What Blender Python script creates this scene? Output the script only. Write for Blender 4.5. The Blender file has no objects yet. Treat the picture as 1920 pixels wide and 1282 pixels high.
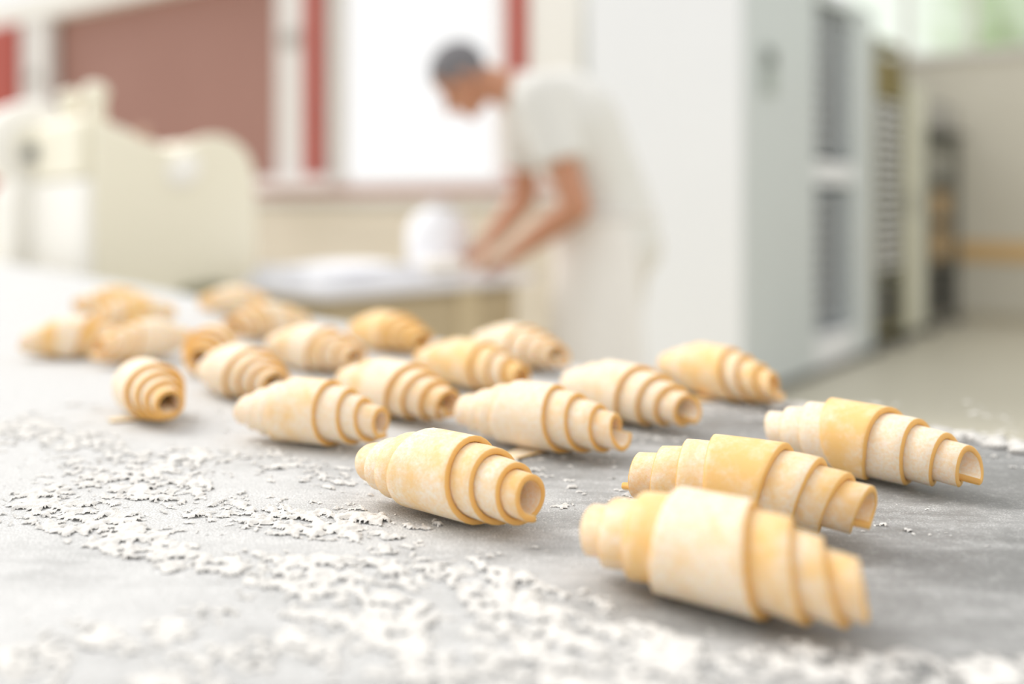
import bpy, bmesh, math, random
import numpy as np
from mathutils import Vector, Matrix

# ------------------------------------------------------------------ camera
F = 1867.0            # focal length in pixels (1920 px wide frame)
HOR = 385.0           # horizon row
CAMZ = 1.08           # camera height, m
TZ = 0.90             # table top height
sc = bpy.context.scene
C = sc.collection
cd = bpy.data.cameras.new('camera')
cam = bpy.data.objects.new('camera', cd); C.objects.link(cam)
cam.location = (0, 0, CAMZ); cam.rotation_euler = (math.pi / 2, 0, 0)
cd.sensor_width = 36; cd.lens = F * 36 / 1920
cd.shift_y = -(641 - HOR) / 1920
cd.clip_start = 0.02; cd.clip_end = 200
cd.dof.use_dof = True; cd.dof.focus_distance = 0.585; cd.dof.aperture_fstop = 2.0
sc.camera = cam

# ------------------------------------------------------------------ light
w = bpy.data.worlds.new('world'); sc.world = w; w.use_nodes = True
bg = w.node_tree.nodes['Background']
bg.inputs[0].default_value = (1.0, 0.995, 0.985, 1); bg.inputs[1].default_value = 1.06
sd = bpy.data.lights.new('sun', 'SUN'); sd.energy = 2.5; sd.angle = math.radians(38); sd.color = (1, 0.97, 0.93)
sun = bpy.data.objects.new('sun', sd); C.objects.link(sun)
sun.rotation_euler = Vector((0.62, -0.42, -0.72)).to_track_quat('-Z', 'Y').to_euler()
vs = sc.view_settings
vs.view_transform = 'Standard'; vs.look = 'None'; vs.gamma = 1; vs.use_curve_mapping = False; vs.exposure = 0.0

# ------------------------------------------------------------------ helpers
def at(px, py, d):                 # pixel + distance -> point
    return Vector(((px - 960) / F * d, d, CAMZ - (py - HOR) / F * d))
def on_z(px, py, z):               # pixel on a horizontal plane
    return at(px, py, (CAMZ - z) * F / (py - HOR))
def lin(c):
    return tuple((x / 255 / 12.92 if x <= 10.3 else ((x / 255 + .055) / 1.055) ** 2.4) for x in c) + (1,)

def mat(name, rgb, rough=.5, rgb2=None, scale=8, metal=0, spec=.4, bump=0, bscale=None, **kw):
    m = bpy.data.materials.new(name); m.use_nodes = True
    nt = m.node_tree; N = nt.nodes; L = nt.links; b = N['Principled BSDF']
    b.inputs['Roughness'].default_value = rough; b.inputs['Metallic'].default_value = metal
    b.inputs['Specular IOR Level'].default_value = spec
    tc = N.new('ShaderNodeTexCoord')
    nz = N.new('ShaderNodeTexNoise'); nz.inputs['Scale'].default_value = scale; nz.inputs['Detail'].default_value = 5
    L.new(tc.outputs['Object'], nz.inputs['Vector'])
    mx = N.new('ShaderNodeMix'); mx.data_type = 'RGBA'
    mx.inputs[6].default_value = lin(rgb); mx.inputs[7].default_value = lin(rgb2 or [max(0, v - 10) for v in rgb])
    L.new(nz.outputs['Fac'], mx.inputs[0]); L.new(mx.outputs[2], b.inputs['Base Color'])
    if bump:
        n2 = N.new('ShaderNodeTexNoise'); n2.inputs['Scale'].default_value = bscale or scale * 6
        L.new(tc.outputs['Object'], n2.inputs['Vector'])
        bp = N.new('ShaderNodeBump'); bp.inputs['Strength'].default_value = bump; bp.inputs['Distance'].default_value = .002
        L.new(n2.outputs['Fac'], bp.inputs['Height']); L.new(bp.outputs['Normal'], b.inputs['Normal'])
    return m

def obj(name, bm, m, parent=None, smooth=False, bevel=0):
    me = bpy.data.meshes.new(name)
    bmesh.ops.recalc_face_normals(bm, faces=bm.faces[:])
    bm.to_mesh(me); bm.free()
    if m: me.materials.append(m)
    if smooth:
        for p in me.polygons: p.use_smooth = True
    o = bpy.data.objects.new(name, me); C.objects.link(o)
    if parent: o.parent = parent
    if bevel:
        bv = o.modifiers.new('bevel', 'BEVEL'); bv.width = bevel; bv.segments = 2; bv.limit_method = 'ANGLE'
    return o
def tag(o, label, cat, group=None, kind=None):
    if label: o['label'] = label
    if cat: o['category'] = cat
    if group: o['group'] = group
    if kind: o['kind'] = kind
    return o
def thing(name, label, cat, loc=(0, 0, 0), rz=0, group=None):
    o = bpy.data.objects.new(name, None); C.objects.link(o); o.empty_display_size = .05
    o.location = loc; o.rotation_euler = (0, 0, rz)
    return tag(o, label, cat, group)
def struct(o, label=None, cat=None):
    o['kind'] = 'structure'
    if label: o['label'] = label
    if cat: o['category'] = cat
    return o
def box(bm, x0, x1, y0, y1, z0, z1):
    v = [bm.verts.new((x, y, z)) for x in (x0, x1) for y in (y0, y1) for z in (z0, z1)]
    for f in ((0, 1, 3, 2), (4, 6, 7, 5), (0, 4, 5, 1), (2, 3, 7, 6), (0, 2, 6, 4), (1, 5, 7, 3)):
        bm.faces.new([v[i] for i in f])
    return bm
def B(*a): return box(bmesh.new(), *a)
def tube(bm, p0, p1, r0, r1=None, n=20, cap=True):
    p0 = Vector(p0); p1 = Vector(p1); r1 = r0 if r1 is None else r1
    q = (p1 - p0).to_track_quat('Z', 'Y')
    A = [bm.verts.new(p0 + q @ Vector((r0 * math.cos(2 * math.pi * i / n), r0 * math.sin(2 * math.pi * i / n), 0))) for i in range(n)]
    D = [bm.verts.new(p1 + q @ Vector((r1 * math.cos(2 * math.pi * i / n), r1 * math.sin(2 * math.pi * i / n), 0))) for i in range(n)]
    for i in range(n): bm.faces.new((A[i], A[(i + 1) % n], D[(i + 1) % n], D[i]))
    if cap: bm.faces.new(A[::-1]); bm.faces.new(D)
    return bm
def lathe(bm, prof, n=28, c=(0, 0, 0)):
    rings = []
    for r, z in prof:
        if r < 1e-5: rings.append([bm.verts.new((c[0], c[1], c[2] + z))])
        else: rings.append([bm.verts.new((c[0] + r * math.cos(2 * math.pi * i / n), c[1] + r * math.sin(2 * math.pi * i / n), c[2] + z)) for i in range(n)])
    for a, b in zip(rings, rings[1:]):
        for i in range(n):
            j = (i + 1) % n
            if len(a) == 1 and len(b) == 1: continue
            if len(a) == 1: bm.faces.new((a[0], b[i], b[j]))
            elif len(b) == 1: bm.faces.new((a[i], a[j], b[0]))
            else: bm.faces.new((a[i], a[j], b[j], b[i]))
    return bm
def prism(bm, poly, y0, y1):       # poly in (x, z), extruded along y
    a = [bm.verts.new((x, y0, z)) for x, z in poly]; b = [bm.verts.new((x, y1, z)) for x, z in poly]
    n = len(poly)
    for i in range(n): bm.faces.new((a[i], a[(i + 1) % n], b[(i + 1) % n], b[i]))
    bm.faces.new(a[::-1]); bm.faces.new(b)
    return bm
def ball(bm, c, r, rot=None, n=2):
    r = (r, r, r) if not hasattr(r, '__len__') else r
    M = Matrix.Translation(Vector(c)) @ (rot.to_matrix().to_4x4() if rot else Matrix()) @ Matrix.Diagonal((*r, 1))
    bmesh.ops.create_icosphere(bm, subdivisions=n, radius=1, matrix=M)
    return bm
def capsule(bm, p0, p1, r0, r1=None, n=16):
    r1 = r0 if r1 is None else r1
    tube(bm, p0, p1, r0, r1, n); ball(bm, p0, r0); ball(bm, p1, r1)
    return bm
def remesh(o, voxel, smooth=6):
    m = o.modifiers.new('remesh', 'REMESH'); m.mode = 'VOXEL'; m.voxel_size = voxel; m.use_smooth_shade = True
    s = o.modifiers.new('smooth', 'SMOOTH'); s.factor = .5; s.iterations = smooth
    return o
def copy_tree(o, parent=None):
    c = o.copy(); C.objects.link(c); c.parent = parent
    for ch in o.children: copy_tree(ch, c)
    return c

# numpy value noise
def vnoise(x, y, seed=0):
    xi = np.floor(x).astype(np.int64); yi = np.floor(y).astype(np.int64)
    fx = x - xi; fy = y - yi; fx = fx * fx * (3 - 2 * fx); fy = fy * fy * (3 - 2 * fy)
    def h(a, b):
        n = (a * 374761393 + b * 668265263 + seed * 1442695041) & 0x7fffffff
        n = ((n ^ (n >> 13)) * 1274126177) & 0x7fffffff
        return ((n ^ (n >> 16)) & 0xffff) / 65535.0
    return (h(xi, yi) * (1 - fx) + h(xi + 1, yi) * fx) * (1 - fy) + (h(xi, yi + 1) * (1 - fx) + h(xi + 1, yi + 1) * fx) * fy

# ------------------------------------------------------------------ room frame: u right-near, v right-far
RZ = math.atan2(-.6, .8)
def uv(px, py=None, d=None): r = (px - 960) / F; return None
def s_on_v(px, vv):                # u coordinate where a pixel column meets the wall v = vv
    r = (px - 960) / F; d = vv / (.8 + .6 * r); return d * (.8 * r - .6)
def t_on_u(px, uu):                # v coordinate where a pixel column meets the plane u = uu
    r = (px - 960) / F; d = uu / (.8 * r - .6); return d * (.8 + .6 * r)
def room(o): o.rotation_euler = (0, 0, RZ); return o

M_wallw = mat('plaster_white', (240, 238, 233), .8, (234, 231, 225), 2)
M_wallb = mat('plaster_beige', (214, 210, 196), .8, (206, 201, 186), 1.5)
M_wallt = mat('tile_beige', (224, 214, 198), .5, (214, 203, 184), 1.2)
M_floor = mat('floor_grey', (214, 209, 192), .45, (203, 197, 178), 1.3)
M_red = mat('red_paint', (178, 74, 56), .5, (166, 66, 52), 3)
M_frame = mat('white_frame', (226, 222, 218), .5)
M_brown = mat('brown_shutter', (166, 124, 112), .6, (156, 114, 102), 1.2)
M_sill = mat('sill_white', (238, 232, 230), .4)
M_strip = mat('ochre_rail', (222, 186, 130), .6)

def glass(name, tint, rough=0.0):
    m = bpy.data.materials.new(name); m.use_nodes = True; b = m.node_tree.nodes['Principled BSDF']
    b.inputs['Base Color'].default_value = tint; b.inputs['Roughness'].default_value = rough
    b.inputs['Transmission Weight'].default_value = 1; b.inputs['IOR'].default_value = 1.05
    return m
M_glass = glass('window_glass', (1, 1, 1, 1))
M_gglass = glass('green_tinted_glass', (.93, 1, .90, 1), .55)

VW = 5.4; HT = 3.3; SILL = 1.27
U_END = s_on_v(1090, VW)
struct(room(obj('floor', B(-24, 6, -5, 10.2, -.1, 0), M_floor)))

# window wall (v = VW), pieces around the openings
def wseg(name, u0, u1, z0, z1, m=M_wallw, parent=None):
    return obj(name, B(u0, u1, VW, VW + .3, z0, z1), m, parent)
wl0, wl1 = s_on_v(30, VW), s_on_v(570, VW)      # shuttered opening
wr0, wr1 = s_on_v(600, VW), s_on_v(990, VW)     # bright window
ww = struct(room(obj('wall_back', box(box(box(box(bmesh.new(), wr1, U_END, VW, VW + .3, 0, HT), wl0 - 11, wr1, VW, VW + .3, 0, SILL - .05),
      wl0 - 11, wr1, VW, VW + .3, 3.05, HT), wl0 - 11, wl0 - .4, VW, VW + .3, SILL - .05, 3.05), M_wallw)))
obj('pier', B(wl1, wr0, VW + .05, VW + .3, SILL - .05, 3.05), M_frame, ww)
for k, z in enumerate(np.arange(0.0, 1.05, .21)):   # tiled dado, courses
    obj('tile_course', B(wl0 - 10.6, U_END - .02, VW - .016, VW - .001, z + .004, z + .206), M_wallt, ww, bevel=.004)
obj('dado_rail', B(wl0 - 10.6, U_END - .02, VW - .03, VW - .001, 1.06, 1.10), mat('rail_grey', (196, 188, 172), .5), ww)

def make_window(n, u0, u1, label):
    t = bpy.data.objects.new('window_%d' % n, None); C.objects.link(t); room(t); struct(t, label, 'window')
    return t
# window 1: tall brown roller shutter with white frame and red posts
w1 = make_window(1, wl0, wl1, 'wide window closed by a brown roller shutter, white frame and red posts')
sh0, sh1 = s_on_v(85, VW), s_on_v(513, VW)
nz = 17
for k in range(nz):
    z0 = SILL + k * (3.05 - SILL) / nz
    obj('shutter_slat', B(sh0 - .15, sh1 + .1, VW + .17, VW + .20, z0, z0 + (3.05 - SILL) / nz + (.0 if k == nz - 1 else .012)), M_brown, w1, bevel=.003).location.y = .004 * (k % 2)
for a, b in ((35, 85), (513, 570)):
    obj('window_frame', B(s_on_v(a, VW), s_on_v(b, VW), VW + .02, VW + .14, SILL, 3.05), M_frame, w1, bevel=.01)
    s = (s_on_v(a, VW) + s_on_v(b, VW)) / 2
    obj('hinge', B(s - .1, s + .1, VW - .005, VW + .03, 2.38, 2.50), mat('hinge_grey', (176, 172, 166), .5), w1, bevel=.006)
obj('red_post', B(s_on_v(-40, VW), s_on_v(33, VW), VW - .02, VW + .16, SILL - .06, 3.05), M_red, w1, bevel=.01)
obj('red_post', B(s_on_v(572, VW), s_on_v(600, VW), VW - .02, VW + .16, SILL, 3.05), M_red, w1, bevel=.01)
obj('window_sill', B(s_on_v(470, VW - .15), s_on_v(615, VW - .15), VW - .16, VW + .1, SILL - .05, SILL + .035), M_sill, w1, bevel=.01)
# window 2: clear bright pane
w2 = make_window(2, wr0, wr1, 'large bright daylight window with a red side post')
a0, a1 = s_on_v(603, VW), s_on_v(952, VW)
obj('pane', B(a0, a1 - .15, VW + .09, VW + .096, SILL, 3.05), M_glass, w2)
obj('window_frame', B(a1 - .16, a1, VW + .05, VW + .13, SILL, 3.05), M_sill, w2, bevel=.008)
obj('window_frame', B(a0 - .05, a0 + .02, VW + .05, VW + .13, SILL, 3.05), M_frame, w2, bevel=.008)
obj('red_post', B(a1, s_on_v(990, VW), VW - .02, VW + .16, SILL, 3.05), M_red, w2, bevel=.01)
obj('window_sill', B(a0 - .1, wr1 + .03, VW - .05, VW + .1, SILL - .04, SILL), M_sill, w2, bevel=.008)
struct(room(obj('trim_1', B(wl0 - 10.6, U_END - .1, VW - .02, VW - .001, SILL - .11, SILL - .052), mat('faded_red_trim', (196, 150, 140), .6))))
struct(room(obj('wall_side', B(U_END - .25, U_END, VW + .3, 10, 0, HT), M_wallw)))

# far wall with high window (v = 10)
VF = 10.0
ZW = 2.50
fw = struct(room(obj('wall_far', box(box(bmesh.new(), U_END - .25, 6, VF, VF + .25, 0, ZW), U_END - .25, 6, VF, VF + .25, 3.6, 3.9), M_wallb)))
struct(room(obj('trim_2', B(s_on_v(1780, VF), 6, VF - .03, VF - .001, .57, .74), M_strip, None, bevel=.006)))
struct(room(obj('baseboard_far', B(s_on_v(1780, VF), 6, VF - .02, VF - .001, 0, .09), mat('skirting', (196, 188, 166), .6))))
w3 = make_window(3, 0, 1, 'high strip window of pale green glass panes')
us = np.linspace(s_on_v(1580, VF), 3.2, 12)
for a, b in zip(us, us[1:]):
    obj('pane', B(a + .03, b - .03, VF + .1, VF + .106, ZW + .03, 3.57), M_gglass, w3)
    obj('mullion', B(b - .03, b + .03, VF + .06, VF + .15, ZW, 3.6), M_frame, w3)
obj('window_sill', B(us[0], us[-1], VF - .04, VF + .2, ZW - .03, ZW + .03), M_frame, w3)
# trees outside the high window
M_leaf = mat('leaf_green', (176, 196, 132), .6, (140, 170, 104), 3)
M_bark = mat('bark', (110, 92, 72), .9)
random.seed(5)
for k, (uu, vv) in enumerate(((-2.2, 15.0), (2.2, 16.5))):
    t = thing('garden_tree', ['leafy green tree outside the high window, beside the racks', 'leafy green tree outside the high window, farther along the wall'][k], 'tree',
              (.8 * uu + .6 * vv, -.6 * uu + .8 * vv, 0), group='trees outside the high window')
    bm = bmesh.new(); tube(bm, (0, 0, 0), (0, 0, 2.6), .16, .09, 10)
    for j in range(4):
        a = j * 1.7; tube(bm, (0, 0, 2.2), (math.cos(a) * .9, math.sin(a) * .9, 3.6), .07, .03, 8)
    obj('trunk', bm, M_bark, t)
    bm = bmesh.new()
    for j in range(650):
        d = Vector((random.gauss(0, 1), random.gauss(0, 1), random.gauss(0, 1))).normalized() * random.uniform(.5, 1)
        p = Vector((d.x * 1.6, d.y * 1.6, 3.7 + d.z * 1.5))
        q = Vector((random.gauss(0, 1), random.gauss(0, 1), random.gauss(0, 1))).normalized().to_track_quat('Z', 'Y')
        s = random.uniform(.07, .13)
        bm.faces.new([bm.verts.new(p + q @ Vector((x * s, y * s, zz * s))) for x, y, zz in ((-1.3, 0, 0), (0, -.6, .1), (1.3, 0, 0), (0, .6, .1))])
    obj('foliage', bm, M_leaf, t)

# ------------------------------------------------------------------ floured work table
e = Vector((-.637, .771)); npr = Vector((.771, .637))
TE = .384 * .771 + .747 * .637 + .004       # offset of the far right edge
def table_material():
    m = bpy.data.materials.new('floured_table_grey'); m.use_nodes = True
    nt = m.node_tree; N = nt.nodes; L = nt.links; b = N['Principled BSDF']
    b.inputs['Roughness'].default_value = .5; b.inputs['Specular IOR Level'].default_value = .5
    geo = N.new('ShaderNodeNewGeometry')
    def noise(scale, detail, rough=.55, vec=None):
        n = N.new('ShaderNodeTexNoise'); n.inputs['Scale'].default_value = scale; n.inputs['Detail'].default_value = detail; n.inputs['Roughness'].default_value = rough
        L.new(vec or geo.outputs['Position'], n.inputs['Vector']); return n.outputs['Fac']
    def math_(op, a, b_, clamp=False):
        n = N.new('ShaderNodeMath'); n.operation = op; n.use_clamp = clamp
        for i, v in enumerate((a, b_)):
            if isinstance(v, (int, float)): n.inputs[i].default_value = v
            else: L.new(v, n.inputs[i])
        return n.outputs[0]
    def ramp(v, lo, hi):
        n = N.new('ShaderNodeMapRange'); n.inputs[1].default_value = lo; n.inputs[2].default_value = hi; n.interpolation_type = 'SMOOTHSTEP'
        L.new(v, n.inputs[0]); return n.outputs[0]
    mp = N.new('ShaderNodeMapping'); mp.inputs['Rotation'].default_value = (0, 0, math.radians(38)); mp.inputs['Scale'].default_value = (1, 4.5, 1)
    L.new(geo.outputs['Position'], mp.inputs['Vector'])
    # wiped streaks and clouds of flour dust
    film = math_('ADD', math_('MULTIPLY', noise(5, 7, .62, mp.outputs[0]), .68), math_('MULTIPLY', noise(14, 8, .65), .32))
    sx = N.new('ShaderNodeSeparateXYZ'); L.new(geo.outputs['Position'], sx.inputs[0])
    # flour film plus window glare put into the colour: whiter far left, greyer right
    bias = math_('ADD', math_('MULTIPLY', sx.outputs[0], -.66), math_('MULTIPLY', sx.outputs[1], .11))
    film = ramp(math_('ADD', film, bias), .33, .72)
    fine = ramp(noise(900, 3, .7), .38, .66)
    grit = ramp(noise(300, 4, .7), .46, .64)
    film = math_('MULTIPLY', film, math_('ADD', math_('MULTIPLY', fine, .5), .5), True)
    film = math_('ADD', film, math_('MULTIPLY', math_('MULTIPLY', fine, grit), .30), True)
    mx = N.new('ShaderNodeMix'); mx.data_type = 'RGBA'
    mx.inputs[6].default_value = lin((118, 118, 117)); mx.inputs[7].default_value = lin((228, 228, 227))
    powder = ramp(noise(70, 7, .78), .47, .66)
    film = math_('ADD', film, math_('MULTIPLY', math_('MULTIPLY', powder, fine), .42), True)
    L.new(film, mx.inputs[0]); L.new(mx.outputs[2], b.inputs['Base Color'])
    L.new(ramp(film, 0, .8), b.inputs['Roughness'])
    b.inputs['Roughness'].default_value = .5
    mr = N.new('ShaderNodeMapRange'); mr.inputs[3].default_value = .42; mr.inputs[4].default_value = .85; L.new(film, mr.inputs[0]); L.new(mr.outputs[0], b.inputs['Roughness'])
    bp = N.new('ShaderNodeBump'); bp.inputs['Strength'].default_value = .5; bp.inputs['Distance'].default_value = .0008
    L.new(film, bp.inputs['Height']); L.new(bp.outputs['Normal'], b.inputs['Normal'])
    return m
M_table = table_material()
M_steel = mat('steel', (176, 176, 174), .35, None, 5, metal=.8)
tb = thing('work_table', 'long grey bakery work table dusted with white flour', 'table', (0, 0, 0), math.atan2(npr.y, npr.x))
# local x = across (npr), local y = along (e)
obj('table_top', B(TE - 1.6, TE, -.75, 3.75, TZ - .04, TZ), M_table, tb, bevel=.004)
obj('apron_rail', B(TE - .09, TE - .06, -.6, 3.6, TZ - .14, TZ - .04), M_steel, tb)
obj('apron_rail', B(TE - 1.54, TE - 1.51, -.6, 3.6, TZ - .14, TZ - .04), M_steel, tb)
for x in (TE - .11, TE - 1.54):
    for y in (-.6, 1.5, 3.55):
        obj('leg', B(x, x + .05, y, y + .05, 0, TZ - .04), M_steel, tb)

# ------------------------------------------------------------------ croissants
def dough_mat(name, cut=False):
    m = bpy.data.materials.new(name); m.use_nodes = True
    nt = m.node_tree; N = nt.nodes; L = nt.links; b = N['Principled BSDF']
    b.inputs['Roughness'].default_value = .62; b.inputs['Specular IOR Level'].default_value = .3
    b.inputs['Subsurface Weight'].default_value = .35; b.inputs['Subsurface Radius'].default_value = (1, .55, .22); b.inputs['Subsurface Scale'].default_value = .004
    tc = N.new('ShaderNodeTexCoord')
    def noise(s, d, r=.6):
        n = N.new('ShaderNodeTexNoise'); n.inputs['Scale'].default_value = s; n.inputs['Detail'].default_value = d; n.inputs['Roughness'].default_value = r
        L.new(tc.outputs['Object'], n.inputs['Vector']); return n.outputs['Fac']
    def mr(v, a, b_, c=0, d=1):
        n = N.new('ShaderNodeMapRange'); n.inputs[1].default_value = a; n.inputs[2].default_value = b_; n.inputs[3].default_value = c; n.inputs[4].default_value = d
        n.interpolation_type = 'SMOOTHSTEP'; L.new(v, n.inputs[0]); return n.outputs[0]
    mx = N.new('ShaderNodeMix'); mx.data_type = 'RGBA'
    if cut:
        mx.inputs[6].default_value = lin((238, 192, 118)); mx.inputs[7].default_value = lin((230, 176, 98))
        L.new(noise(120, 3), mx.inputs[0])
    else:
        oi = N.new('ShaderNodeObjectInfo')
        n1 = noise(45, 6, .7)
        ad = N.new('ShaderNodeMath'); ad.operation = 'MULTIPLY_ADD'; sr = N.new('ShaderNodeSeparateColor'); L.new(oi.outputs['Color'], sr.inputs[0]); L.new(sr.outputs[0], ad.inputs[0]); ad.inputs[1].default_value = .42; ad.inputs[2].default_value = -.17
        a2 = N.new('ShaderNodeMath'); a2.operation = 'ADD'; L.new(n1, a2.inputs[0]); L.new(ad.outputs[0], a2.inputs[1])
        f1 = mr(a2.outputs[0], .30, .70)
        f2 = mr(noise(420, 4, .75), .36, .62, .55, 1)
        mu = N.new('ShaderNodeMath'); mu.operation = 'MULTIPLY'; L.new(f1, mu.inputs[0]); L.new(f2, mu.inputs[1])
        mx.inputs[6].default_value = lin((240, 197, 128)); mx.inputs[7].default_value = lin((244, 231, 213))
        L.new(mu.outputs[0], mx.inputs[0])
    L.new(mx.outputs[2], b.inputs['Base Color'])
    bp = N.new('ShaderNodeBump'); bp.inputs['Strength'].default_value = .35; bp.inputs['Distance'].default_value = .0006
    L.new(noise(500, 4, .7), bp.inputs['Height']); L.new(bp.outputs['Normal'], b.inputs['Normal'])
    return m
M_dough = dough_mat('floured_dough'); M_cut = dough_mat('cut_dough_edge', True)

def make_croissant(pl, pr, label, seed, L=None, tip=None, flip=1, R=.0278, hollow=.0104, mid=None, rest=None, group='raw croissants on the floured table'):
    rnd = random.Random(seed)
    ZE = TZ + .017
    a = on_z(pl[0], pl[1], ZE); b = on_z(pr[0], pr[1], ZE)
    c = (a + b) / 2; dv = b - a; ln = L or min(.152, max(.118, dv.length)); W = ln / 2
    root = thing('raw_croissant', label, 'croissant', (c.x, c.y, TZ + .0006), math.atan2(dv.y, dv.x), group)
    NT = 3.95 + rnd.uniform(0, .3); th = (R - hollow) / NT; thick = th * .93
    Stot = hollow * NT + th * NT * NT / 2
    lastw = rnd.uniform(.11, .17)
    sq = rnd.uniform(.15, .45); ph = [rnd.uniform(0, 6.28) for _ in range(8)]
    asym = rnd.uniform(-.07, .05)
    skew = rnd.uniform(-.004, .004)
    def hw(t):
        t_ = max(0, min(NT, t)); s = (hollow * t_ + th * t_ * t_ / 2) / Stot
        f = max(0, t_ - sq) / (NT - sq); f = .2 * s * f + .8 * f
        h = W * (1 - (1 - lastw) * f)
        return h
    def tipf(t):                       # narrowing of the last stretch to the triangle's tip
        k = (t - (NT - .22)) / .22
        return 1 - .35 * max(0, min(1, k))
    def sag(x):
        k = max(0, abs(x) / W - .40) / .60
        k = k * k * (3 - 2 * k) * .5 + k * .5
        return -.27 * (R - (hollow + th)) * min(1.1, k)
    flap = tip or 0
    steps = 30
    def section(t, extra=0):
        """closed loop of points (x, radial offset inwards) for parameter t -> 3D verts"""
        h = max(hw(t), .0135) if flap else hw(t) * tipf(t)
        if extra: h = max(hw(t), .0135) * max(.35, 1 - .6 * extra)
        xo = asym * W * (t / NT) + skew * math.sin(2 * math.pi * t + ph[0])
        hl = -h + xo + .0012 * math.sin(5 * t + ph[1]); hr = h + xo + .0012 * math.sin(4.3 * t + ph[2])
        bq = .0007
        no = 13
        pts = [(hl + bq + (hr - hl - 2 * bq) * i / (no - 1), 0, 0) for i in range(no)]
        pts += [(hr, bq, 1), (hr + .0002, thick - bq, 1)]
        pts += [(hr - bq + (hl - hr + 2 * bq) * i / 4, thick, 1 if i == 0 else 2) for i in range(5)]
        pts += [(hl - .0002, thick - bq, 1), (hl, bq, 1)]
        out = []
        r = hollow + th * min(t, NT)
        phi = 2 * math.pi * (min(t, NT) - NT)
        for x, off, k in pts:
            q = abs(x) / W
            rr = (r - off) * (1 - .012 * q * q) * (1 + .02 * math.sin(2 * phi + ph[3] + 9 * x) + .012 * math.sin(3 * phi + ph[4] + 40 * x))
            y = flip * rr * math.sin(phi); z = -rr * math.cos(phi)
            if extra:
                y += flip * flap * extra
            z = z * .97 + R * .965 - .0032 + sag(x)
            # settle on the table
            lo = (R - r) * .9
            if z < .003: z = .003 * math.exp((z - .003) / .004)
            if extra: z = min(z, .0045) if off == 0 else z
            out.append((x, y, z))
        return out
    nl = int(math.ceil(NT))
    bounds = [max(0, NT - k) for k in range(nl, -1, -1)]
    if bounds[1] - bounds[0] < .5: bounds = [bounds[0]] + bounds[2:]
    for li, (t0, t1) in enumerate(zip(bounds, bounds[1:])):
        n = max(6, int(steps * (t1 - t0)))
        ts = [(t0 + (t1 - t0) * i / n, 0) for i in range(n + 1)]
        if li == len(bounds) - 2 and flap: ts += [(NT, (i + 1) / 8) for i in range(8)]
        verts, faces, mi = [], [], []
        for t, ex in ts: verts += section(t, ex)
        m = len(verts) // len(ts)
        for i in range(len(ts) - 1):
            for j in range(m):
                k = (j + 1) % m
                faces.append((i * m + j, i * m + k, (i + 1) * m + k, (i + 1) * m + j))
                mi.append(1 if (12 <= j < 15 or j >= 19) else 0)
        faces.append(tuple(range(m))[::-1]); mi.append(1)
        faces.append(tuple((len(ts) - 1) * m + j for j in range(m))); mi.append(1)
        me = bpy.data.meshes.new('dough_layer'); me.from_pydata(verts, [], faces); me.update()
        bm = bmesh.new(); bm.from_mesh(me); bmesh.ops.recalc_face_normals(bm, faces=bm.faces[:]); bm.to_mesh(me); bm.free()
        me.materials.append(M_dough); me.materials.append(M_cut)
        me.polygons.foreach_set('material_index', mi)
        me.polygons.foreach_set('use_smooth', [True] * len(mi))
        o = bpy.data.objects.new('dough_layer', me); C.objects.link(o); o.parent = root
        lv = mid if li == len(bounds) - 2 else rest
        o.color = ((rnd.uniform(.1, .9) if lv is None else min(1, max(0, lv + rnd.uniform(-.12, .12)))), 1, 1, 1)
    return root

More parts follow.
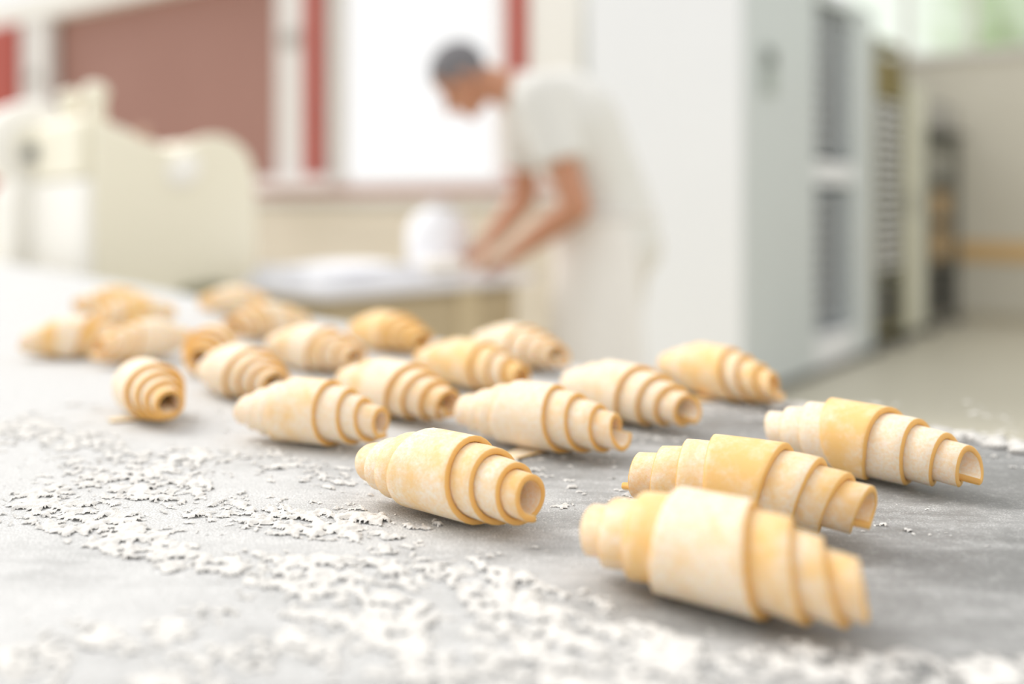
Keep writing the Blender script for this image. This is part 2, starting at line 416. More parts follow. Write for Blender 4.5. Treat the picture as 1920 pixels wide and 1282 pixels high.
CR = [
 # left end, right end, label, options
 ((1122, 1014), (1606, 1128), 'soft-focus raw croissant with a wide cut open end, by the flour-covered near part of table', dict(flip=-1, hollow=.0110, L=.134, mid=.6, rest=.38)),
 ((1178, 897), (1640, 970), 'raw croissant with yellow middle wrap and ragged pointed tip, lying right behind the open-ended one', dict(flip=1, mid=.24, rest=.45)),
 ((1442, 812), (1832, 888), 'raw croissant with cracked floury end wraps, lying alone at the table edge', dict(flip=1, mid=.26, rest=.9)),
 ((698, 881), (1001, 952), 'sharply focused raw croissant with teardrop-shaped hollow end and orange cut edges', dict(flip=-1, hollow=.0118, mid=.55, rest=.5)),
 ((868, 778), (1168, 824), 'raw croissant with a loose dough tip poking out from under its belly', dict(flip=-1, tip=.044, hollow=.0108, mid=.85, rest=.75)),
 ((460, 778), (722, 806), 'pale raw croissant between the end-on one and the teardrop-ended one', dict(flip=-1, mid=.6, rest=.8)),
 ((236, 722), (328, 774), 'raw croissant seen end-on with a dark hole in its coiled end', dict(flip=-1, L=.118, tip=.031, mid=.95, rest=.6)),
 ((1062, 728), (1300, 780), 'raw croissant with a small frayed coil end, behind the loose-tipped one', dict(flip=1, mid=.75, rest=.7)),
 ((1247, 692), (1460, 736), 'raw croissant near the table edge in front of the white cabinet', dict(flip=-1, tip=.03)),
 ((636, 722), (850, 768), 'floury raw croissant directly behind the sharply focused one', dict(flip=1, mid=.9, rest=.5)),
 ((790, 680), (985, 717), 'blurred raw croissant third in the row leading back from the loose-tipped one', dict(flip=-1)),
 ((880, 645), (1075, 680), 'blurred raw croissant at the table edge in front of the baker', dict(flip=1)),
 ((388, 695), (525, 728), 'pale raw croissant with ringed steps facing out, beside the end-on one', dict(flip=1, mid=.9, rest=.8)),
 ((496, 652), (688, 680), 'blurred pale raw croissant with a broad middle wrap, behind the ringed one', dict(flip=1, mid=.9, rest=.5)),
 ((665, 622), (798, 645), 'blurred golden raw croissant at the edge in front of the beige bench', dict(flip=1, mid=.15, rest=.05)),
 ((195, 660), (335, 642), 'blurred plump raw croissant behind the end-on one', dict(flip=-1)),
 ((80, 645), (200, 643), 'blurred dull raw croissant with a pointed tip at the outer end of the batch', dict(flip=1)),
 ((360, 688), (425, 646), 'blurred raw croissant pointing its dark coiled end outward between two others', dict(flip=1, L=.12)),
 ((440, 618), (568, 606), 'blurred raw croissant in the back rows, golden on its shaded side', dict(flip=1)),
 ((395, 572), (488, 572), 'faint raw croissant near the table edge, closest to the bench end of the machine', dict(flip=-1)),
 ((200, 600), (300, 592), 'blurred raw croissant behind the plump one', dict(flip=-1)),
 ((172, 577), (255, 574), 'faint raw croissant, last of its row toward the cream machine', dict(flip=1)),
]
CENT = []
for i, (pl, pr, lab, kw) in enumerate(CR):
    o = make_croissant(pl, pr, lab, 11 + i, **kw)
    CENT.append(o)

# ------------------------------------------------------------------ flour on the table: real clumps, height field above the top
def flour():
    st = .00095
    x0, x1, y0, y1 = -.42, .42, .36, .92
    nx = int((x1 - x0) / st); ny = int((y1 - y0) / st)
    X, Y = np.meshgrid(x0 + st * np.arange(nx), y0 + st * np.arange(ny), indexing='ij')
    # domain warp
    wx = X + .006 * (vnoise(X / .02, Y / .02, 1) - .5); wy = Y + .006 * (vnoise(X / .02, Y / .02, 2) - .5)
    wx = wx + .0022 * (vnoise(Y / .0031 + 7, X / .0031, 31) - .5); wy = wy + .0022 * (vnoise(X / .0029, Y / .0029 + 5, 32) - .5)
    ca, sa = math.cos(.6), math.sin(.6)
    A = wx * ca - wy * sa; Bq = wx * sa + wy * ca
    n = .26 * vnoise(A / .013, Bq / .006, 3) + .24 * vnoise((.8 * wx - .6 * wy) / .0056, (.6 * wx + .8 * wy) / .0044, 4) + .15 * vnoise((.3 * wx + .95 * wy) / .0044, (.95 * wx - .3 * wy) / .0044, 14) + .22 * vnoise((.5 * wx - .87 * wy) / .003, (.87 * wx + .5 * wy) / .0027, 5) + .13 * vnoise((.9 * wx + .43 * wy) / .0017, (.43 * wx - .9 * wy) / .0017, 6)
    D = np.full_like(X, -.035)
    D += .16 * (vnoise(X / .09, Y / .07, 9) - .5) + .10 * (vnoise(A / .16, Bq / .03, 12) - .5)
    def stroke(p, q, r, amt):
        P = on_z(p[0], p[1], TZ); Q = on_z(q[0], q[1], TZ)
        dx, dy = Q.x - P.x, Q.y - P.y; l2 = dx * dx + dy * dy + 1e-9
        t = np.clip(((X - P.x) * dx + (Y - P.y) * dy) / l2, 0, 1)
        dd = np.hypot(X - P.x - t * dx, Y - P.y - t * dy)
        return amt * np.exp(-(dd / r) ** 2)
    for p, q, r, am in (
        ((60, 930), (300, 1030), .018, .34), ((100, 970), (330, 1050), .015, .22), ((30, 790), (330, 910), .030, .26), ((230, 900), (560, 985), .020, .30),
        ((420, 950), (700, 985), .016, .22), ((340, 1060), (640, 1060), .014, .28), ((560, 1085), (900, 1110), .022, .22),
        ((720, 1150), (1000, 1180), .020, .34), ((980, 1200), (1130, 1250), .018, .34), ((780, 1240), (1200, 1270), .020, .26), ((880, 1090), (1090, 1130), .016, .28),
        ((1140, 1170), (1330, 1240), .016, .24), ((80, 1240), (300, 1180), .022, .26), ((330, 1270), (560, 1210), .018, .24),
        ((1400, 1250), (1900, 1262), .016, .28), ((1500, 1200), (1600, 1215), .012, .20), ((380, 850), (640, 900), .03, .15),
        ((600, 980), (780, 1000), .016, .20), ((1060, 950), (1150, 950), .010, .18),
        # wiped places
        ((0, 1030), (330, 1120), .016, -.30), ((0, 1080), (250, 1150), .012, -.22), ((150, 850), (420, 960), .010, -.26), ((330, 1010), (640, 1030), .009, -.22),
        ((528, 885), (568, 955), .004, -.6), ((478, 905), (488, 955), .004, -.5), ((440, 870), (470, 900), .006, -.3), ((420, 900), (400, 940), .005, -.3),
        ((700, 990), (840, 1008), .004, -.5), ((760, 1015), (860, 985), .004, -.45), ((820, 1110), (860, 1200), .014, -.28), ((1050, 1190), (930, 1225), .010, -.22),
        ((1100, 1080), (1600, 1190), .02, -.2), ((1200, 1000), (1800, 1100), .05, -.22), ((1500, 900), (1900, 960), .05, -.16), ((1700, 1100), (1900, 1180), .03, -.14)):
        D += stroke(p, q, r, am)
    # ground kept clear where the rolls lie
    hgt = (n + np.minimum(D, .17) - .60)
    soft = np.clip(hgt, 0, None)
    Z = np.minimum(soft * .012, .0026 * (1 - np.exp(-soft * 8)))
    keep = hgt > 0
    idx = -np.ones(X.shape, np.int64)
    cell = keep[:-1, :-1] & keep[1:, :-1] & keep[1:, 1:] & keep[:-1, 1:]
    vm = np.zeros(X.shape, bool)
    vm[:-1, :-1] |= cell; vm[1:, :-1] |= cell; vm[1:, 1:] |= cell; vm[:-1, 1:] |= cell
    idx[vm] = np.arange(vm.sum())
    co = np.stack([X[vm] + .0004 * (vnoise(X[vm] / .0017, Y[vm] / .0017, 21) - .5), Y[vm], TZ + .0001 + Z[vm]], 1)
    ii, jj = np.nonzero(cell)
    fc = np.stack([idx[ii, jj], idx[ii + 1, jj], idx[ii + 1, jj + 1], idx[ii, jj + 1]], 1)
    me = bpy.data.meshes.new('scattered_flour')
    me.vertices.add(len(co)); me.vertices.foreach_set('co', co.astype(np.float32).ravel())
    me.loops.add(fc.size); me.loops.foreach_set('vertex_index', fc.astype(np.int32).ravel())
    me.polygons.add(len(fc)); me.polygons.foreach_set('loop_start', np.arange(0, fc.size, 4, dtype=np.int32))
    me.update(calc_edges=True); me.validate()
    me.polygons.foreach_set('use_smooth', [True] * len(me.polygons))
    me.materials.append(mat('flour_white', (236, 234, 230), .95, (226, 223, 218), 200, spec=.1, bump=.5, bscale=1500))
    o = bpy.data.objects.new('scattered_flour', me); C.objects.link(o)
    tag(o, 'loose white flour scattered in clumps over the grey table', 'flour', kind='stuff')
    print('flour faces', len(fc))
flour()
# flour ridge along the far edge of the table
def edge_flour():
    rnd = random.Random(3); bm = bmesh.new()
    for k in range(420):
        s = rnd.uniform(.20, .62); off = abs(rnd.gauss(0, .012)) + .008
        r = rnd.uniform(.0015, .005)
        p = Vector((npr.x * (TE - off) + e.x * s, npr.y * (TE - off) + e.y * s, TZ + r * .5))
        ball(bm, p, (r * 1.6, r * 1.2, r * .55), n=1)
    o = obj('flour_ridge', bm, bpy.data.materials['flour_white'], None, True)
    tag(o, 'thin ridge of flour crumbs along the table edge', 'flour', kind='stuff')
edge_flour()

# ------------------------------------------------------------------ baker's bench
BZ = .84
M_btop = mat('bench_top_pale', (238, 238, 242), .35, (230, 230, 236), 4)
M_bwood = mat('bench_beige', (196, 180, 148), .6, (184, 166, 134), 3)
M_bstile = mat('bench_stile', (212, 196, 162), .6, (204, 186, 152), 3)
bp0 = on_z(600, 541, BZ); bp1 = on_z(1004, 511.6, BZ)
bdir = (bp1 - bp0); bl = bdir.length; ba = math.atan2(bdir.y, bdir.x)
bench = thing('baker_bench', 'pale-topped beige work bench that the baker leans over', 'bench', (bp0.x, bp0.y, 0), ba)
bd = .44
obj('bench_top', B(0, bl, 0, bd, BZ - .035, BZ), M_btop, bench, bevel=.005)
obj('drawer_front', B(.05, bl * .62, .03, .05, .45, BZ - .06), M_bwood, bench, bevel=.004)
obj('drawer_front', B(bl * .72, bl - .07, .03, .05, .45, BZ - .06), M_bwood, bench, bevel=.004)
obj('carcass', B(.05, bl - .05, .05, bd - .05, .40, BZ - .035), M_bwood, bench)
obj('stile', B(bl * .62, bl * .72, .025, .05, .40, BZ - .035), M_bstile, bench)
for x in (.05, bl - .11):
    for y in (.06, bd - .12):
        obj('leg', B(x, x + .06, y, y + .06, 0, .40), M_bstile, bench)
# white linen stack, flour sack, dough on the bench (bench local -> world)
Rb = Matrix.Rotation(ba, 3, 'Z')
def bw(x, y, z=BZ): return Vector((bp0.x, bp0.y, 0)) + Rb @ Vector((x, y, z))
def soft(bm, w_, d_, h_, seed=0, n=14):
    rnd = random.Random(seed)
    box(bm, -w_ / 2, w_ / 2, -d_ / 2, d_ / 2, 0, h_)
    bmesh.ops.subdivide_edges(bm, edges=bm.edges[:], cuts=6, use_grid_fill=True)
    for v in bm.verts:
        k = v.co.z / h_; kk = k if seed == 0 else 1
        v.co.z += kk * (.004 * math.sin(v.co.x * 17) + .003 * math.sin(v.co.y * 21))
        v.co.x += k * .006 * math.sin(v.co.y * 30); v.co.y += (k - .5) * .008 * math.sin(v.co.x * 25)
    return bm
M_linen = mat('white_linen', (246, 247, 251), .85, (240, 241, 247), 5)
z = BZ + .001
t = thing('linen_stack', 'stack of folded white linen cloths on the pale bench top', 'cloth', bw(.235, .225, z), ba)
for k, (w_, d_) in enumerate(((.42, .38), (.40, .36), (.39, .34))):
    o = obj('folded_cloth', soft(bmesh.new(), w_, d_, .015, k), M_linen, t, bevel=.004); o.location = (0, 0, k * .0162)
M_doughw = mat('white_dough', (244, 240, 232), .6, (236, 230, 218), 8)
bm = bmesh.new()
for k in range(9):
    a = k / 8; ball(bm, (-.055 + .11 * a, .012 * math.sin(5 * a), .030 + .004 * math.sin(9 * a)), (.045, .06, .030))
dp = bw(.575, .12)
o = remesh(obj('dough_piece', bm, M_doughw, None, True), .01); o.location = (dp.x, dp.y, BZ + .001); o.rotation_euler = (0, 0, ba)
tag(o, 'lump of white floury dough under the baker\'s hands', 'dough')
# flour sack
sp = bw(.74, .31)
sk = thing('flour_sack', 'small plump white flour sack with a gathered neck standing on the bench', 'sack', (sp.x, sp.y, BZ + .001), .3)
bm = lathe(bmesh.new(), [(0, 0), (.085, 0), (.108, .02), (.115, .08), (.112, .15), (.09, .20), (.05, .225), (.03, .235), (0, .235)], 24)
for v in bm.verts:
    a = math.atan2(v.co.y, v.co.x); k = 1 + .03 * math.sin(6 * a + v.co.z * 20); v.co.x *= k; v.co.y *= k
obj('sack_body', bm, M_linen, sk, True)
bm = lathe(bmesh.new(), [(.028, .232), (.03, .245), (.055, .262), (.05, .264), (.02, .25), (0, .25)], 24)
obj('sack_neck', bm, M_linen, sk, True)
bm = lathe(bmesh.new(), [(.03, .230), (.034, .234), (.034, .240), (.03, .244)], 24)
obj('tie', bm, mat('string', (206, 196, 170), .8), sk, True)

# ------------------------------------------------------------------ cream dough machine behind the table
M_cream = mat('cream_enamel', (244, 239, 220), .4, (240, 234, 213), 2)
M_creamlit = mat('cream_window_lit', (250, 248, 242), .35, (247, 244, 236), 2)  # lighter copy of the cream, with the window's light put into its colour
M_dark = mat('dark_grey', (70, 72, 74), .5)
mc = thing('dough_machine', 'cream enamelled dough moulding machine with rounded drum guard', 'machine', (-1.26, 3.0, 0), math.atan2(.637, .771))
arc = [(.385 + .135 * math.cos(a), 1.175 + .135 * math.sin(a)) for a in np.linspace(math.pi * .86, 0, 16)]
prof = [(0, .50), (0, 1.325), (.02, 1.335), (.12, 1.30), (.22, 1.262)] + arc + [(.525, 1.15), (.53, .50)]
obj('side_panel', prism(bmesh.new(), prof, 0, .04), M_cream, mc, bevel=.008)
obj('body', B(.012, .50, .04, .56, .50, 1.16), M_cream, mc, bevel=.01)
obj('front_panel', B(-.03, .012, .005, .60, .50, 1.16), M_creamlit, mc, bevel=.015)
obj('side_panel', prism(bmesh.new(), prof, .56, .60), M_cream, mc, bevel=.008)
obj('drum', tube(bmesh.new(), (.385, .04, 1.175), (.385, .56, 1.175), .125, n=32), M_cream, mc, True)
bm = bmesh.new(); ball(bm, (.275, -.004, 1.19), (.062, .018, .05), Matrix.Rotation(-.7, 3, 'Y').to_quaternion(), 3)
obj('highlight_guard', bm, M_creamlit, mc, True)  # rounded guard, made white to carry the highlight beside the dome
bm = prism(bmesh.new(), [(-.03, 1.165), (-.03, 1.34), (.0, 1.36), (.21, 1.28), (.21, 1.20), (.05, 1.165)], .045, .555)
obj('hopper', bm, M_cream, mc, bevel=.012)
for y in (.085, .34):
    k = obj('roller_handle', tube(bmesh.new(), (.03, y, 1.33), (.03, y, 1.42), .034, .028), M_cream, mc, True)
    bm = bmesh.new(); ball(bm, (.03, y, 1.43), (.04, .04, .032), n=3); obj('knob', bm, M_cream, k, True)
bm = tube(bmesh.new(), (.0, .66, 1.30), (.0, .86, 1.30), .15, n=36); obj('end_drum', bm, M_creamlit, mc, bevel=.02)
bm = tube(bmesh.new(), (-.005, .60, 1.30), (-.005, .66, 1.30), .06, n=24); obj('shaft', bm, M_cream, mc, True)
bm = prism(bmesh.new(), [(-.10, .60), (-.10, 1.12), (-.06, 1.18), (.40, 1.16), (.40, .60)], .60, .86); obj('motor_housing', bm, M_creamlit, mc, bevel=.02)
bm = tube(bmesh.new(), (-.07, .52, 1.26), (-.03, .52, 1.26), .026, n=20); obj('control_knob', bm, mat('knob_grey', (128, 130, 130), .5), mc, bevel=.004)
bm = tube(bmesh.new(), (.155, .02, 1.28), (.155, .02, 1.325), .018, n=16); obj('adjusting_knob', bm, mat('knob_tan', (206, 170, 150), .5), mc, bevel=.005)
bm = prism(bmesh.new(), [(.24, .70), (.44, .74), (.44, .81), (.38, .835), (.26, .82)], -.05, -.002); obj('discharge_chute', bm, mat('chute_olive', (150, 146, 118), .5), mc, bevel=.01)
obj('base_frame', B(.0, .50, .03, .84, .12, .50), M_cream, mc, bevel=.01)
for x in (.06, .44):
    for y in (.08, .78):
        c = obj('caster', tube(bmesh.new(), (x - .018, y, .05), (x + .018, y, .05), .05, n=20), M_dark, mc, True)
        obj('fork', B(x - .025, x + .025, y - .02, y + .02, .05, .125), M_steel, c)

# ------------------------------------------------------------------ tall cabinet and racks (room frame)
U0 = .8 * 1.22 - .6 * 5.3; V0 = .6 * 1.22 + .8 * 5.3
def rw(u, v, z=0): return Vector((.8 * u + .6 * v, -.6 * u + .8 * v, z))
M_cab = mat('cabinet_white', (236, 238, 240), .25, (230, 232, 235), 1)
M_cabg = mat('cabinet_grey', (203, 209, 209), .4, (196, 203, 203), 1)
M_in = mat('rack_runner_grey', (190, 192, 194), .5)  # plain grey of the tray runners
M_tray = mat('tray_aluminium', (214, 218, 222), .4, None, 4, metal=.2)
tv = lambda px: t_on_u(px, U0) - V0
H1 = 2.44
cb = thing('proofing_cabinet', 'tall white proofing cabinet with an open tray bay', 'cabinet', rw(U0, V0), RZ)
D1 = .97   # depth along -u
b0, b1, b2 = tv(1530), tv(1600), tv(1638)
obj('front_panel', B(-D1, 0, 0, .03, .06, H1), M_cab, cb, bevel=.008)
obj('side_panel', B(-.03, 0, .03, b0, .06, H1), M_cabg, cb, bevel=.006)
obj('side_panel', B(-.03, 0, b1, b2, .06, H1), M_cabg, cb, bevel=.006)
obj('inner_wall', B(-D1 + .02, -.03, b0 - .03, b0, .06, H1 - .05), M_cabg, cb)
obj('inner_wall', B(-D1 + .02, -.03, b1, b1 + .03, .06, H1 - .05), M_cabg, cb)
obj('back_panel', B(-D1, -D1 + .02, .03, b2, .06, H1), M_cabg, cb)
obj('top_panel', B(-D1, 0, .03, b2, H1 - .04, H1), M_cabg, cb)
obj('rear_panel', B(-D1 + .02, -.03, b2 - .03, b2, .06, H1 - .04), M_cabg, cb)
obj('header', B(-.03, -.004, b0, b1, H1 - .07, H1), M_cabg, cb)
obj('cross_rail', B(-.05, -.004, b0, b1, 1.22, 1.36), M_cab, cb, bevel=.005)
obj('bottom_panel', B(-D1, -.004, b0, b1, .06, .26), M_cab, cb, bevel=.005)
obj('plinth', B(-D1 + .04, -.04, .04, b2 - .03, 0, .06), M_dark, cb)
pc = obj('control_panel', B(0, .02, .28, .44, 1.70, 1.97), mat('panel_grey', (168, 176, 170), .5), cb, bevel=.006)
obj('display', B(.02, .024, .31, .41, 1.86, 1.94), M_dark, pc)
def tray(w_, d_, m=M_tray):
    bm = bmesh.new()
    box(bm, -d_, 0, 0, w_, 0, .004)
    box(bm, -.006, 0, 0, w_, .004, .028); box(bm, -d_, -d_ + .006, 0, w_, .004, .028)
    box(bm, -d_, 0, 0, .006, .004, .028); box(bm, -d_, 0, w_ - .006, w_, .004, .028)
    return bm
def trays(proto, zs, u, v, label, group):
    for k, z in enumerate(zs):
        o = proto if k == 0 else proto.copy()
        if k: C.objects.link(o)
        o.location = rw(u, v, z); o.rotation_euler = (0, 0, RZ)
        tag(o, label, 'tray', group)
zs1 = [z for z in np.arange(.34, 2.30, .085) if not 1.14 < z < 1.40]
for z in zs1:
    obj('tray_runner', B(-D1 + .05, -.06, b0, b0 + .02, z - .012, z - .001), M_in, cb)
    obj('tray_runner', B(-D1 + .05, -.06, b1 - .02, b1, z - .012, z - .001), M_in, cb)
trays(obj('baking_tray', tray(b1 - b0 - .012, .62), M_tray), zs1, U0 - .06, V0 + b0 + .006, 'grey baking tray slid into the white proofing cabinet', 'trays in the proofing cabinet')

# open tray trolley
def trolley(name, label, v0, v1, h, dpt, m, zs, mats, u=U0, lips=True):
    t = thing(name, label, 'trolley', rw(u, V0 + v0), RZ)
    W_ = v1 - v0
    for x in (-dpt, -.04):
        for y in (0, W_ - .04):
            p = obj('post', B(x, x + .04, y, y + .04, .13, h), m, t, bevel=.004)
            cst = obj('caster', tube(bmesh.new(), (x + .02, y + .005, .055), (x + .02, y + .035, .055), .055, n=18), M_dark, t, True)
            obj('fork', B(x + .005, x + .035, y + .002, y + .038, .06, .13), M_steel, cst)
    obj('top_frame', B(-dpt, 0, 0, W_, h - .001, h + .03), m, t, bevel=.004)
    obj('bottom_frame', B(-dpt, 0, 0, W_, .14, .17), m, t, bevel=.004)
    if lips:
        for z in zs:
            for y in (.04, W_ - .06):
                obj('tray_runner', B(-dpt + .01, -.01, y, y + .02, z - .012, z - .001), m, t)
    return t
M_olive = mat('olive_metal', (150, 142, 100), .5, (132, 124, 84), 3)
c0, c1 = tv(1643), tv(1697)
tr = trolley('tray_trolley', 'tall olive-framed tray trolley standing beside the white cabinet', c0, c1, 2.27, .62, M_olive, list(np.arange(.62, 1.86, .075)), None)
trays(obj('baking_tray', tray(c1 - c0 - .088, .58), M_cab), list(np.arange(.62, 1.86, .075)), U0 - .02, V0 + c0 + .044, 'white tray stacked in the olive-framed trolley', 'trays in the olive trolley')
o = obj('cardboard_box', B(-.5, -.04, .06, c1 - c0 - .06, 0, .30), mat('box_olive', (140, 126, 74), .7, (120, 106, 60), 3), None, bevel=.008)
o.location = rw(U0, V0 + c0, 1.90); o.rotation_euler = (0, 0, RZ); tag(o, 'olive-brown box on the top level of the tray trolley', 'box')
obj('shelf', B(-.60, -.02, .045, c1 - c0 - .045, 1.88, 1.899), M_olive, tr)
o = obj('storage_tub', B(-.5, -.04, .08, c1 - c0 - .08, 0, .30), M_dark, None, bevel=.015)
o.location = rw(U0, V0 + c0, .171); o.rotation_euler = (0, 0, RZ); tag(o, 'dark tub at the bottom of the olive-framed trolley', 'tub')
# pale upright cupboard between
d0, d1 = tv(1701), tv(1736)
up = thing('narrow_cupboard', 'narrow pale grey-green upright cupboard between the two trolleys', 'cupboard', rw(U0, V0 + d0), RZ)
M_pale = mat('pale_greygreen', (212, 212, 196), .5, (204, 204, 186), 2)
obj('body', B(-.6, -.022, 0, d1 - d0, .08, 2.05), M_pale, up, bevel=.006)
dr = obj('door', B(-.022, 0, .006, d1 - d0 - .006, .10, 2.03), M_pale, up, bevel=.004)
obj('handle', B(0, .03, .06, .085, 1.0, 1.2), M_steel, dr, bevel=.006)
obj('plinth', B(-.56, -.06, .02, d1 - d0 - .02, 0, .08), M_dark, up)
# dark shelf trolley with pots on it
f0, f1 = tv(1745), tv(1797)
M_dk = mat('dark_frame', (96, 96, 92), .5, (80, 80, 78), 3)
HS = 1.74
st = thing('shelf_trolley', 'dark-framed shelf trolley with a black top carrying two pots', 'trolley', rw(U0, V0 + f0), RZ)
WS = f1 - f0
for x in (-.6, -.04):
    for y in (0, WS - .04):
        obj('post', B(x, x + .04, y, y + .04, .12, HS - .04), M_dk, st)
        cst = obj('caster', tube(bmesh.new(), (x + .02, y + .005, .05), (x + .02, y + .035, .05), .05, n=18), M_dark, st, True)
        obj('fork', B(x + .005, x + .035, y + .002, y + .038, .055, .12), M_steel, cst)
obj('top', B(-.64, .04, -.06, WS + .12, HS - .04, HS), M_dk, st, bevel=.006)
obj('side_panel', B(-.58, -.04, WS - .02, WS - .002, .14, HS - .05), M_pale, st)
SH = (.14, .58, .94, 1.30)
for z in SH: obj('shelf', B(-.58, -.02, .005, WS - .04, z, z + .02), M_dk, st)
cols = {'tan': mat('crate_tan', (186, 160, 120), .6, (166, 138, 100), 4), 'grey': mat('crate_grey', (166, 164, 154), .6), 'blk': mat('crate_black', (46, 44, 42), .5)}
for zi, m, hh, lab in ((0, 'blk', .36, 'black storage crate on the bottom shelf of the dark trolley'), (1, 'tan', .28, 'tan storage crate on the second shelf of the dark trolley'),
                       (2, 'tan', .24, 'tan storage crate on the third shelf up of the dark trolley'), (3, 'grey', .26, 'grey storage crate on the top shelf of the dark trolley')):
    t = thing('storage_crate', lab, 'crate', rw(U0 - .05, V0 + f0 + .08, SH[zi] + .021), RZ, 'crates on the dark trolley')
    y1 = WS - .20
    bm = bmesh.new()
    box(bm, -.48, 0, 0, y1, 0, .02); box(bm, -.48, -.46, 0, y1, .02, hh); box(bm, -.02, 0, 0, y1, .02, hh); box(bm, -.46, -.02, 0, .02, .02, hh); box(bm, -.46, -.02, y1 - .02, y1, .02, hh)
    obj('crate_body', bm, cols[m], t)
    obj('rim', B(0, .012, -.005, y1 + .005, hh - .03, hh), cols[m], t, bevel=.003)
M_pot = mat('pot_grey', (176, 172, 162), .4, None, 4, metal=.4)
for (px, rr, lab) in ((.20, .13, 'squat grey cooking pot on the dark trolley, next to the narrow cupboard'), (WS - .06, .12, 'grey cooking pot at the free end of the dark trolley top')):
    t = thing('cooking_pot', lab, 'pot', rw(U0 - .12, V0 + f0 + px, HS + .001), RZ, 'pots on the dark trolley')
    h = .20
    obj('pot_body', lathe(bmesh.new(), [(0, 0), (rr, 0), (rr + .004, .01), (rr + .004, h), (rr - .004, h), (rr - .004, .012), (0, .012)], 32), M_pot, t, True)
    l = obj('lid', lathe(bmesh.new(), [(rr + .008, h + .001), (rr + .008, h + .008), (rr * .6, h + .03), (0, h + .036)], 32), M_pot, t, True)
    obj('knob', lathe(bmesh.new(), [(.01, h + .033), (.01, h + .05), (.022, h + .058), (.018, h + .07), (0, h + .072)], 16), M_dark, l, True)
    for s in (-1, 1):
        bm = bmesh.new(); y = s * (rr + .003)
        for k in range(6):
            a0, a1 = math.pi * k / 6, math.pi * (k + 1) / 6
            tube(bm, (-.04 * math.cos(a0), y + s * .04 * math.sin(a0), h * .75), (-.04 * math.cos(a1), y + s * .04 * math.sin(a1), h * .75), .007, n=8)
        obj('handle', bm, M_dark, t, True)

# ------------------------------------------------------------------ the baker
MD = 3.45
def mp(px, py, dy=0):              # photo point of the figure, in the plane at MD, then moved dy in depth
    p = at(px, py, MD); return Vector((p.x, p.y + dy, p.z))
M_skin = mat('skin', (198, 146, 116), .55, (188, 132, 102), 10); M_skin.node_tree.nodes['Principled BSDF'].inputs['Subsurface Weight'].default_value = .1
M_hair = mat('grey_hair', (132, 130, 132), .8, (108, 106, 110), 40, bump=.6, bscale=150)
M_shirt = mat('white_shirt', (228, 227, 222), .85, (221, 219, 213), 6, bump=.2, bscale=30)
M_trs = mat('pale_trousers', (222, 217, 208), .85, (214, 208, 198), 6)
M_apron = mat('white_apron', (240, 237, 232), .85, (232, 228, 222), 6)
base = mp(1165, 700); 
baker = thing('person', 'baker in white short-sleeved shirt and apron bending over the bench', 'person', (base.x, MD, 0))
def L(p): return Vector((p.x - base.x, p.y - MD, p.z))
P = lambda px, py, dy=0: L(mp(px, py, dy))
pelvis = P(1152, 452); waist = P(1128, 350); chest = P(1062, 232); neckb = P(975, 178); headc = P(866, 150)
shN, shF = P(1008, 196, -.19), P(985, 205, .19)
elN, elF = P(1072, 388, -.27), P(985, 372, .30)
wrN, wrF = P(962, 474, -.09), P(915, 455, .12)
hdN, hdF = P(918, 502, -.01), P(868, 497, .06)
# --- body (skin): head, neck, arms, hands, torso core, legs core in one surface
bm = bmesh.new()
fdir = Vector((-.62, 0, -.78)).normalized()      # where the face points
updir = Vector((-.78, 0, .62)).normalized()      # crown of the head
Rh = Matrix((fdir, Vector((0, -1, 0)), updir)).transposed()   # head local x = face, z = crown
Rh = Matrix((fdir, updir.cross(fdir), updir)).transposed()
qh = Rh.to_quaternion()
hp = lambda x, y, z_: headc + qh @ Vector((x, y, z_))
ball(bm, hp(-.015, 0, .03), (.097, .076, .092), qh, 3)       # cranium
ball(bm, hp(.03, 0, -.045), (.064, .058, .075), qh, 3)       # face / jaw
ball(bm, hp(.072, 0, -.105), (.022, .026, .018), qh)         # chin
capsule(bm, hp(.088, 0, .0), hp(.112, 0, -.035), .009, .014)  # nose
for s in (-1, 1):
    ball(bm, hp(.100, s * .012, -.042), .009, None, 1)
    ball(bm, hp(-.012, s * .080, -.015), (.018, .010, .032), qh)   # ears
    ball(bm, hp(.070, s * .033, .018), (.018, .024, .010), qh)   # brows
ball(bm, hp(.084, 0, -.068), (.012, .026, .007), qh); ball(bm, hp(.082, 0, -.080), (.012, .022, .007), qh)   # lips
capsule(bm, hp(-.045, 0, -.06), neckb, .058, .068)
capsule(bm, neckb, chest, .08, .12); capsule(bm, chest, waist, .125, .115); capsule(bm, waist, pelvis, .115, .12)
for sh, el, wr, hd, s in ((shN, elN, wrN, hdN, -1), (shF, elF, wrF, hdF, 1)):
    capsule(bm, chest + Vector((-.06, s * .1, .06)), sh, .075, .062)
    capsule(bm, sh, el, .060, .047); capsule(bm, el, el.lerp(wr, .35), .047, .047); capsule(bm, el.lerp(wr, .35), wr, .047, .030)
    d = (hd - wr).normalized(); side = Vector((0, 0, 1)).cross(d).normalized(); dn = d.cross(side)
    pm = wr + d * .055
    q = Matrix((d, side, dn)).transposed().to_quaternion()
    ball(bm, pm, (.055, .042, .018), q, 3)
    for k, (off, ln) in enumerate(((-.030, .060), (-.010, .075), (.011, .070), (.030, .055))):
        a = pm + d * .040 + side * off
        b_ = a + d * ln * .55 + Vector((0, 0, -.006)); c_ = b_ + d * ln * .40 + Vector((0, 0, -.020))
        capsule(bm, a, b_, .0098, .0090, 8); capsule(bm, b_, c_, .0090, .0078, 8)
    ths = side * (-s * -.036)
    a = wr + d * .025 + ths * .8; b_ = a + d * .035 + ths * .7; c_ = b_ + d * .030 + Vector((0, 0, -.012))
    capsule(bm, a, b_, .0125, .011, 8); capsule(bm, b_, c_, .011, .009, 8)
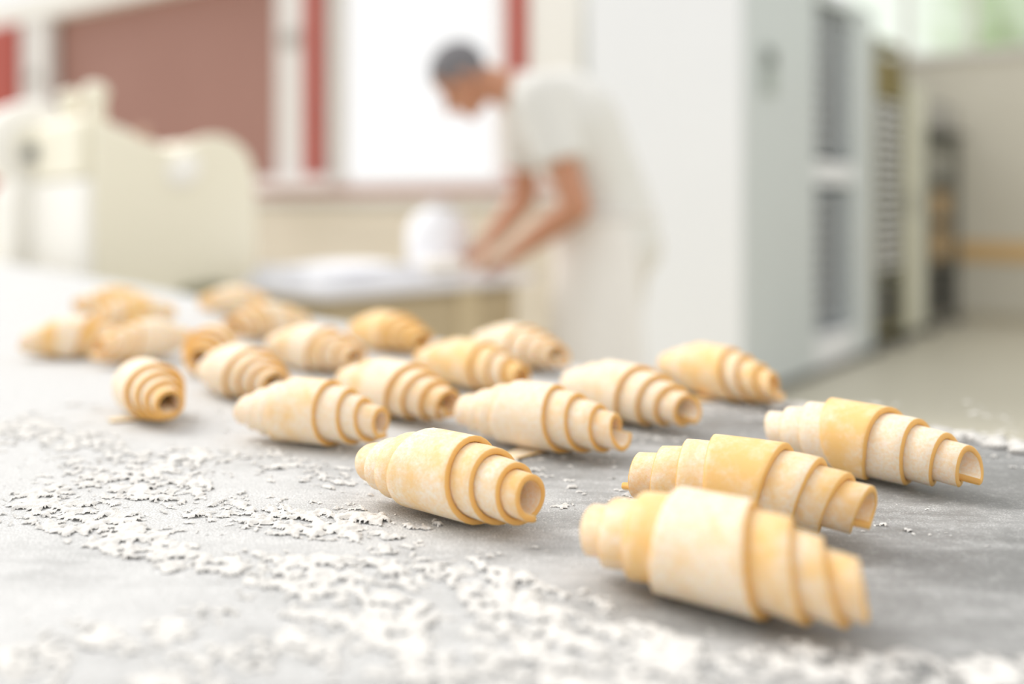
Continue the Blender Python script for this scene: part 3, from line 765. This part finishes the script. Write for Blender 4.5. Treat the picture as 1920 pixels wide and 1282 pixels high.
hipN, hipF = pelvis + Vector((.0, -.10, -.06)), pelvis + Vector((0, .10, -.06))
FX = {}
for s, hip in ((-1, hipN), (1, hipF)):
    kn = Vector((hip.x - .035 + .05 * (s > 0), s * .11, .50)); an = Vector((hip.x + .03 + .08 * (s > 0), s * .12, .10))
    FX[s] = (hip, kn, an)
    capsule(bm, hip, kn, .085, .058); capsule(bm, kn, an, .056, .038)
body = remesh(obj('body', bm, M_skin, baker, True), .0055, 4)
# eyes
for s in (-1, 1):
    bm = bmesh.new(); ball(bm, hp(.078, s * .032, .004), .0115, None, 2); obj('eye', bm, mat('eye', (60, 48, 42), .2), baker, True)
# hair: cap over the cranium, receding towards the face
bm = bmesh.new(); ball(bm, hp(-.020, 0, .036), (.103, .083, .095), qh, 4)
inv = qh.inverted()
kill = []
for v in bm.verts:
    l = inv @ (v.co - headc)
    if l.z < -.045 + max(0, l.x + .01) * 1.05 or (l.x > .045 and l.z < .055): kill.append(v)
bmesh.ops.delete(bm, geom=kill, context='VERTS')
h = obj('hair', bm, M_hair, baker, True); so = h.modifiers.new('solid', 'SOLIDIFY'); so.thickness = .010; so.offset = -1
# shirt: torso + short sleeves
bm = bmesh.new()
ball(bm, chest + Vector((-.02, 0, .02)), (.175, .205, .165), Matrix.Rotation(-.5, 3, 'Y').to_quaternion(), 3)
capsule(bm, chest, waist, .162, .150); capsule(bm, waist, pelvis + Vector((0, 0, .02)), .150, .160)
for s in (-1, 1): capsule(bm, waist + Vector((0, s * .05, 0)), pelvis + Vector((0, s * .055, -.02)), .135, .15)
for s in (-1, 1): capsule(bm, chest + Vector((.03, s * .07, 0)), waist + Vector((0, s * .05, 0)), .15, .135)
capsule(bm, chest, neckb + Vector((.025, 0, .0)), .15, .085)
for sh, el, s in ((shN, elN, -1), (shF, elF, 1)):
    capsule(bm, chest + Vector((-.04, s * .08, .05)), sh, .125, .092)
    tube(bm, sh, sh.lerp(el, .60), .090, .080)
remesh(obj('shirt', bm, M_shirt, baker, True), .010, 5)
bm = bmesh.new(); d = (neckb - headc).normalized()
tube(bm, neckb - d * .005, neckb - d * .035, .085, .073); obj('collar', bm, M_shirt, baker, True)
# trousers
bm = bmesh.new()
ball(bm, pelvis + Vector((0, 0, -.02)), (.165, .185, .14), None, 3)
for s, (hip, kn, an) in FX.items():
    capsule(bm, hip, kn, .112, .085); capsule(bm, kn, an + Vector((0, 0, .03)), .085, .072)
remesh(obj('trousers', bm, M_trs, baker, True), .012, 5)
# apron skirt wrapped round the front (towards the bench) and a tie at the back
bm = bmesh.new(); rows = []
n = 26
for zi in range(15):
    k = zi / 14; zc = pelvis.z + .10 - k * .66
    row = []
    for i in range(n + 1):
        a = math.pi * (.38 + 1.24 * i / n)
        rx = .185 + .055 * k; ry = .205 + .05 * k
        wv = 1 + .035 * k * math.sin(i * 1.3)
        xc = pelvis.x - .02 + .02 * k if k > .15 else pelvis.x - .02 - (.15 - k) * .2
        row.append(bm.verts.new((xc + rx * wv * math.cos(a), ry * wv * math.sin(a), zc)))
    rows.append(row)
for a, b_ in zip(rows, rows[1:]):
    for i in range(n): bm.faces.new((a[i], a[i + 1], b_[i + 1], b_[i]))
ap = obj('apron', bm, M_apron, baker, True); so = ap.modifiers.new('solid', 'SOLIDIFY'); so.thickness = .006
bm = bmesh.new()
zc = pelvis.z + .085
for i in range(36):
    a0, a1 = 2 * math.pi * i / 36, 2 * math.pi * (i + 1) / 36
    f = lambda a: Vector((pelvis.x - .042 + .182 * math.cos(a), .208 * math.sin(a), zc))
    tube(bm, f(a0), f(a1), .010, n=8)
obj('tie', bm, M_apron, ap, True)
M_shoe = mat('white_shoe', (226, 224, 220), .5); M_sole = mat('shoe_sole', (120, 116, 110), .7)
for s, (hip, kn, an) in FX.items():
    bm = bmesh.new()
    ball(bm, (an.x - .0, an.y, .075), (.055, .045, .055)); ball(bm, (an.x - .07, an.y, .058), (.085, .043, .038)); ball(bm, (an.x - .14, an.y, .048), (.06, .046, .028))
    sh_ = remesh(obj('shoe', bm, M_shoe, baker, True), .009, 4)
    bm = bmesh.new(); box(bm, an.x - .20, an.x + .055, an.y - .046, an.y + .046, 0, .025); obj('sole', bm, M_sole, sh_, bevel=.02)
